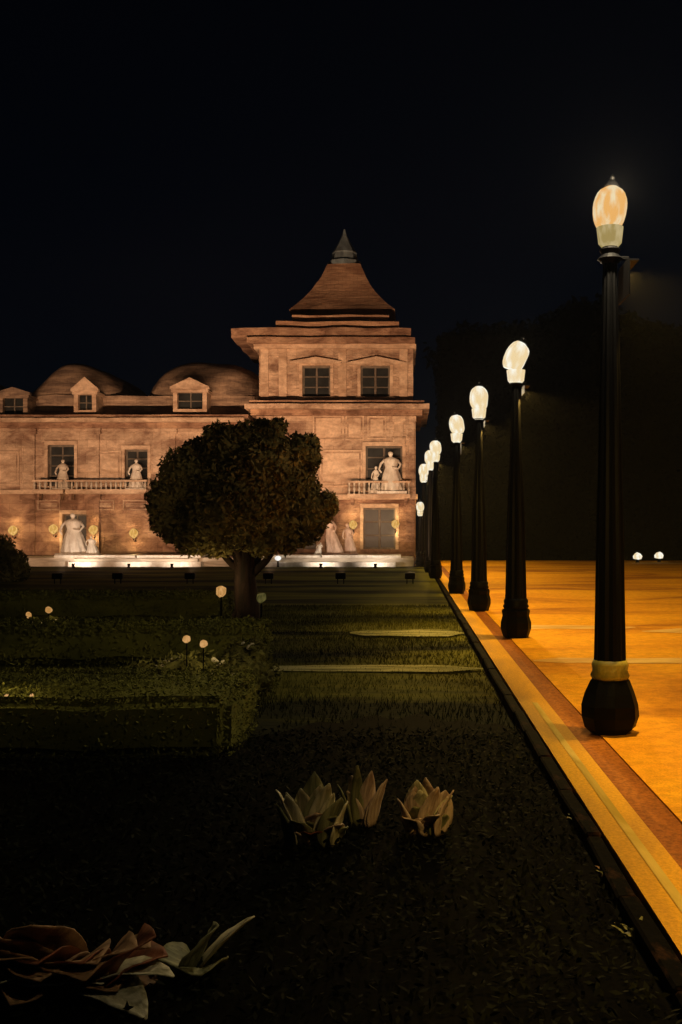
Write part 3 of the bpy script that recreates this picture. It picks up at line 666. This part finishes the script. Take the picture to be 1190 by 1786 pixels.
def garden_light(px, py, d, label, s=.05, m='bud', W=GARDEN_W):
    z = PZ(py, d); r = empty('garden_light', (PX(px, d), d, -.12), label, 'garden light', 'small garden lights among the planting'); h_ = z+.12
    bm = bmesh.new(); lathe(bm, [(s*.4, h_-s), (s*.95, h_-s*.5), (s, h_), (s*.8, h_+s*.7), (s*.25, h_+s)], 10)
    for v in bm.verts: v.co += noise.noise_vector(v.co*9+Vector((px, 0, 0)))*s*.35
    build('globe', bm, m, r, True)
    bm = bmesh.new(); lathe(bm, [(s*.3, 0), (s*.2, .04), (s*.18, h_-s*.98)], 6); build('stem', bm, 'iron', r)
    if W: light('garden_light_lamp', 'POINT', (0, 0, h_+s+.10), W, (1, .72, .3), r, radius=.02)
garden_light(326, 1114, 11.0, 'garden light on the left side of the largest flower bush', .042)
garden_light(355, 1123, 10.8, 'garden light on the right side of the largest flower bush', .042)
garden_light(50, 1073, 17.0, 'garden light at the left end of the low flower bush', .05)
garden_light(85, 1063, 17.1, 'garden light in the middle of the low flower bush', .055)
garden_light(386, 1031, 19.0, 'bright garden light just left of the tree trunk', .095, W=GARDEN_W*1.5)
garden_light(456, 1043, 18.6, 'dim olive garden light just right of the tree trunk', .10, 'dimbud', W=.5)
garden_light(12, 1216, 8.32, 'garden light at the left edge peeping over the nearest hedge', .022, W=.5)
garden_light(55, 1213, 8.32, 'tiny garden light peeping over the nearest hedge, inward of its twin', .016, W=.4)
def bollard(px, py, d, label):
    r = empty('bollard_light', (PX(px, d), d, 0), label, 'bollard light', 'low bollard lights before the tall hedge')
    bm = bmesh.new(); lathe(bm, [(.05, .16), (.20, .2), (.24, .33), (.15, .45), (.02, .5)], 10)
    for v in bm.verts: v.co += noise.noise_vector(v.co*5+Vector((px, 0, 0)))*.06
    build('globe', bm, 'farglobe', r, True)
    bm = bmesh.new(); lathe(bm, [(.12, 0), (.08, .05), (.05, .17)], 8); build('stem', bm, 'iron', r)
bollard(1112, 983, 51, 'bollard light nearest the big lamp post at the far edge of the plaza'); bollard(1150, 981, 52, 'bollard light nearest the right frame edge before the tall hedge')

# ---- broad-leaved plants in the dark bed
WIDE = 2.2
def leaf_mesh(L, W_, arch, cup=.25, n=9, m_=5, seed=0, twist=0):
    """one broad leaf growing from the origin up (+Z) and arching towards +X"""
    bm = bmesh.new(); g_ = []; x_ = z_ = 0; ang = R(88)
    for i in range(n+1):
        t = i/n; wdt = W_*WIDE*math.sin(math.pi*min(1, (t*.93+.07))**.8)**.75*.5 if i < n else .004
        row = []
        for j in range(m_):
            u = -1+2*j/(m_-1); y_ = u*wdt; lift = cup*wdt*abs(u)**1.3
            nx = -math.sin(ang); nz = math.cos(ang)
            rip = .035*W_*math.sin(t*17+seed)*abs(u)
            tw = twist*t; yy = y_*math.cos(tw); xx = y_*math.sin(tw)
            row.append(bm.verts.new((x_+nx*(lift+rip)+xx, yy, z_+nz*(lift+rip))))
        g_.append(row); x_ += math.cos(ang)*L/n; z_ += math.sin(ang)*L/n; ang -= arch/n
    for i in range(n):
        for j in range(m_-1): bm.faces.new((g_[i][j], g_[i][j+1], g_[i+1][j+1], g_[i+1][j]))
    return bm
def broad_plant(px, d, label, leaves, cat='plant'):
    """leaves: (dx, azimuth deg, tilt, length, width, arch, material)"""
    r = empty('broad_leaved_plant', (PX(px, d), d, -.09), label, cat)
    for k, (dx, az, tl, L, W_, ar, m_) in enumerate(leaves):
        bm = leaf_mesh(L, W_, ar, seed=k+px, twist=random.uniform(-.4, .4)); o = build('leaf', bm, m_, r, True, loc=(dx, random.uniform(-.02, .02), 0))
        sm = o.modifiers.new('thick', 'SOLIDIFY'); sm.thickness = .006
        o.rotation_euler = (0, R(tl), R(az))
    return r
def fan(n, spread, Ls, Ws, az, tl, ar, ms, seed):
    q = random.Random(seed); out = []
    for k in range(n):
        t = k/(n-1) if n > 1 else .5
        out.append((-spread+2*spread*t+q.uniform(-.03, .03), az[0]+(az[1]-az[0])*t+q.uniform(-25, 25), q.uniform(*tl)+abs(t-.5)*8, q.uniform(*Ls)*(1-.28*abs(2*t-1)), q.uniform(*Ws), q.uniform(*ar), q.choice(ms)))
    return out
broad_plant(545, 5.9, 'clump of pale green strap leaves in the dark bed, larger of the two pale clumps',
    fan(13, .12, (.34, .48), (.06, .09), (200, 340), (0, 5), (.1, .5), ['bigleaf', 'bigleaf', 'greenleaf'], 1)+fan(8, .12, (.18, .28), (.06, .09), (220, 320), (4, 14), (.5, 1.0), ['bigleaf', 'greenleaf', 'pinkleaf'], 2)+[(.0, 270, 24, .20, .07, 1.0, 'redleaf')])
broad_plant(634, 6.3, 'small dim plant between the two larger pale clumps', fan(8, .07, (.28, .46), (.035, .06), (200, 340), (0, 10), (.2, .6), ['greenleaf', 'greenleaf', 'pinkleaf'], 3))
broad_plant(746, 6.1, 'clump of pinkish arching leaves in the dark bed near the kerb',
    fan(12, .10, (.32, .43), (.055, .085), (230, 340), (0, 4), (.2, .6), ['pinkleaf', 'pinkleaf', 'bigleaf'], 4)+fan(7, .09, (.18, .28), (.05, .08), (230, 330), (4, 14), (.5, 1.0), ['pinkleaf', 'greenleaf'], 5))
broad_plant(75, 4.05, 'sprawling brown leaved plant with rust leaves in the near left corner',
    fan(18, .27, (.34, .47), (.12, .18), (180, 360), (6, 26), (.6, 1.5), ['brownleaf', 'brownleaf', 'redleaf', 'brownleaf'], 6)+fan(12, .26, (.22, .34), (.09, .15), (190, 350), (38, 60), (.4, 1.0), ['brownleaf', 'brownleaf', 'bigleaf'], 7)+[(.16, 345, 50, .42, .10, .9, 'bigleaf'), (.18, 320, 60, .40, .09, 1.0, 'bigleaf')])
broad_plant(345, 4.25, 'plant with one bright-edged leaning leaf in the near bed', [
    (0, 5, 38, .32, .07, .25, 'bigleaf'), (-.02, 340, 20, .24, .12, .3, 'greenleaf'), (0, 200, 45, .2, .1, .6, 'greenleaf'), (.02, 280, 55, .2, .1, .6, 'greenleaf')])
# low dark ground cover filling the bed
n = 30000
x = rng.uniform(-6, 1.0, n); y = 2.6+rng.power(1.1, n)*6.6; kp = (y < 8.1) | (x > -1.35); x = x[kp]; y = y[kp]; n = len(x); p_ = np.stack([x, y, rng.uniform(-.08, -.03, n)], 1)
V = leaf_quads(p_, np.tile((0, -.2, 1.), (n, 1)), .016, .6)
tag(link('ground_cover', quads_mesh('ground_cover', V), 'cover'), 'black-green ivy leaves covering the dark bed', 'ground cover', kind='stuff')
# weeds along the kerb
for px, py, lb, mm in ((1010, 1440, 'weed with pinkish leaves against the kerb, farthest along', 'brownleaf'), (1062, 1540, 'weed with dull leaves against the kerb, between two others', 'brownleaf'), (1100, 1640, 'weed with thin leaves against the kerb, nearest the viewer', 'greenleaf')):
    d = 1.85*1786/(py-920)
    r = empty('weed', (PX(px, d), d, -.1), lb, 'weed', 'weeds growing against the kerb')
    for k in range(11):
        o = build('leaf', leaf_mesh(random.uniform(.07, .13), .018, .9, seed=k), mm if k % 3 else 'greenleaf', r, True, loc=(random.uniform(-.04, .04), random.uniform(-.08, .08), 0)); o.rotation_euler = (0, R(random.uniform(5, 50)), random.uniform(0, 6.28))

# ================================================================== NIGHT AIR
if HAZE:
    bm = bmesh.new(); box(bm, -160, 160, -35, 210, -1.3, 22)
    hm = bpy.data.materials.new('night_air'); hm.use_nodes = True; n = hm.node_tree.nodes; n.remove(n['Principled BSDF'])
    v = n.new('ShaderNodeVolumePrincipled'); v.inputs['Density'].default_value = HAZE; v.inputs['Color'].default_value = (.9, .93, 1, 1)
    hm.node_tree.links.new(v.outputs[0], n['Material Output'].inputs['Volume'])
    hz_ = build('haze', bm, hm); tag(hz_, 'thin night mist hanging in the air over the whole garden', 'haze', kind='stuff')
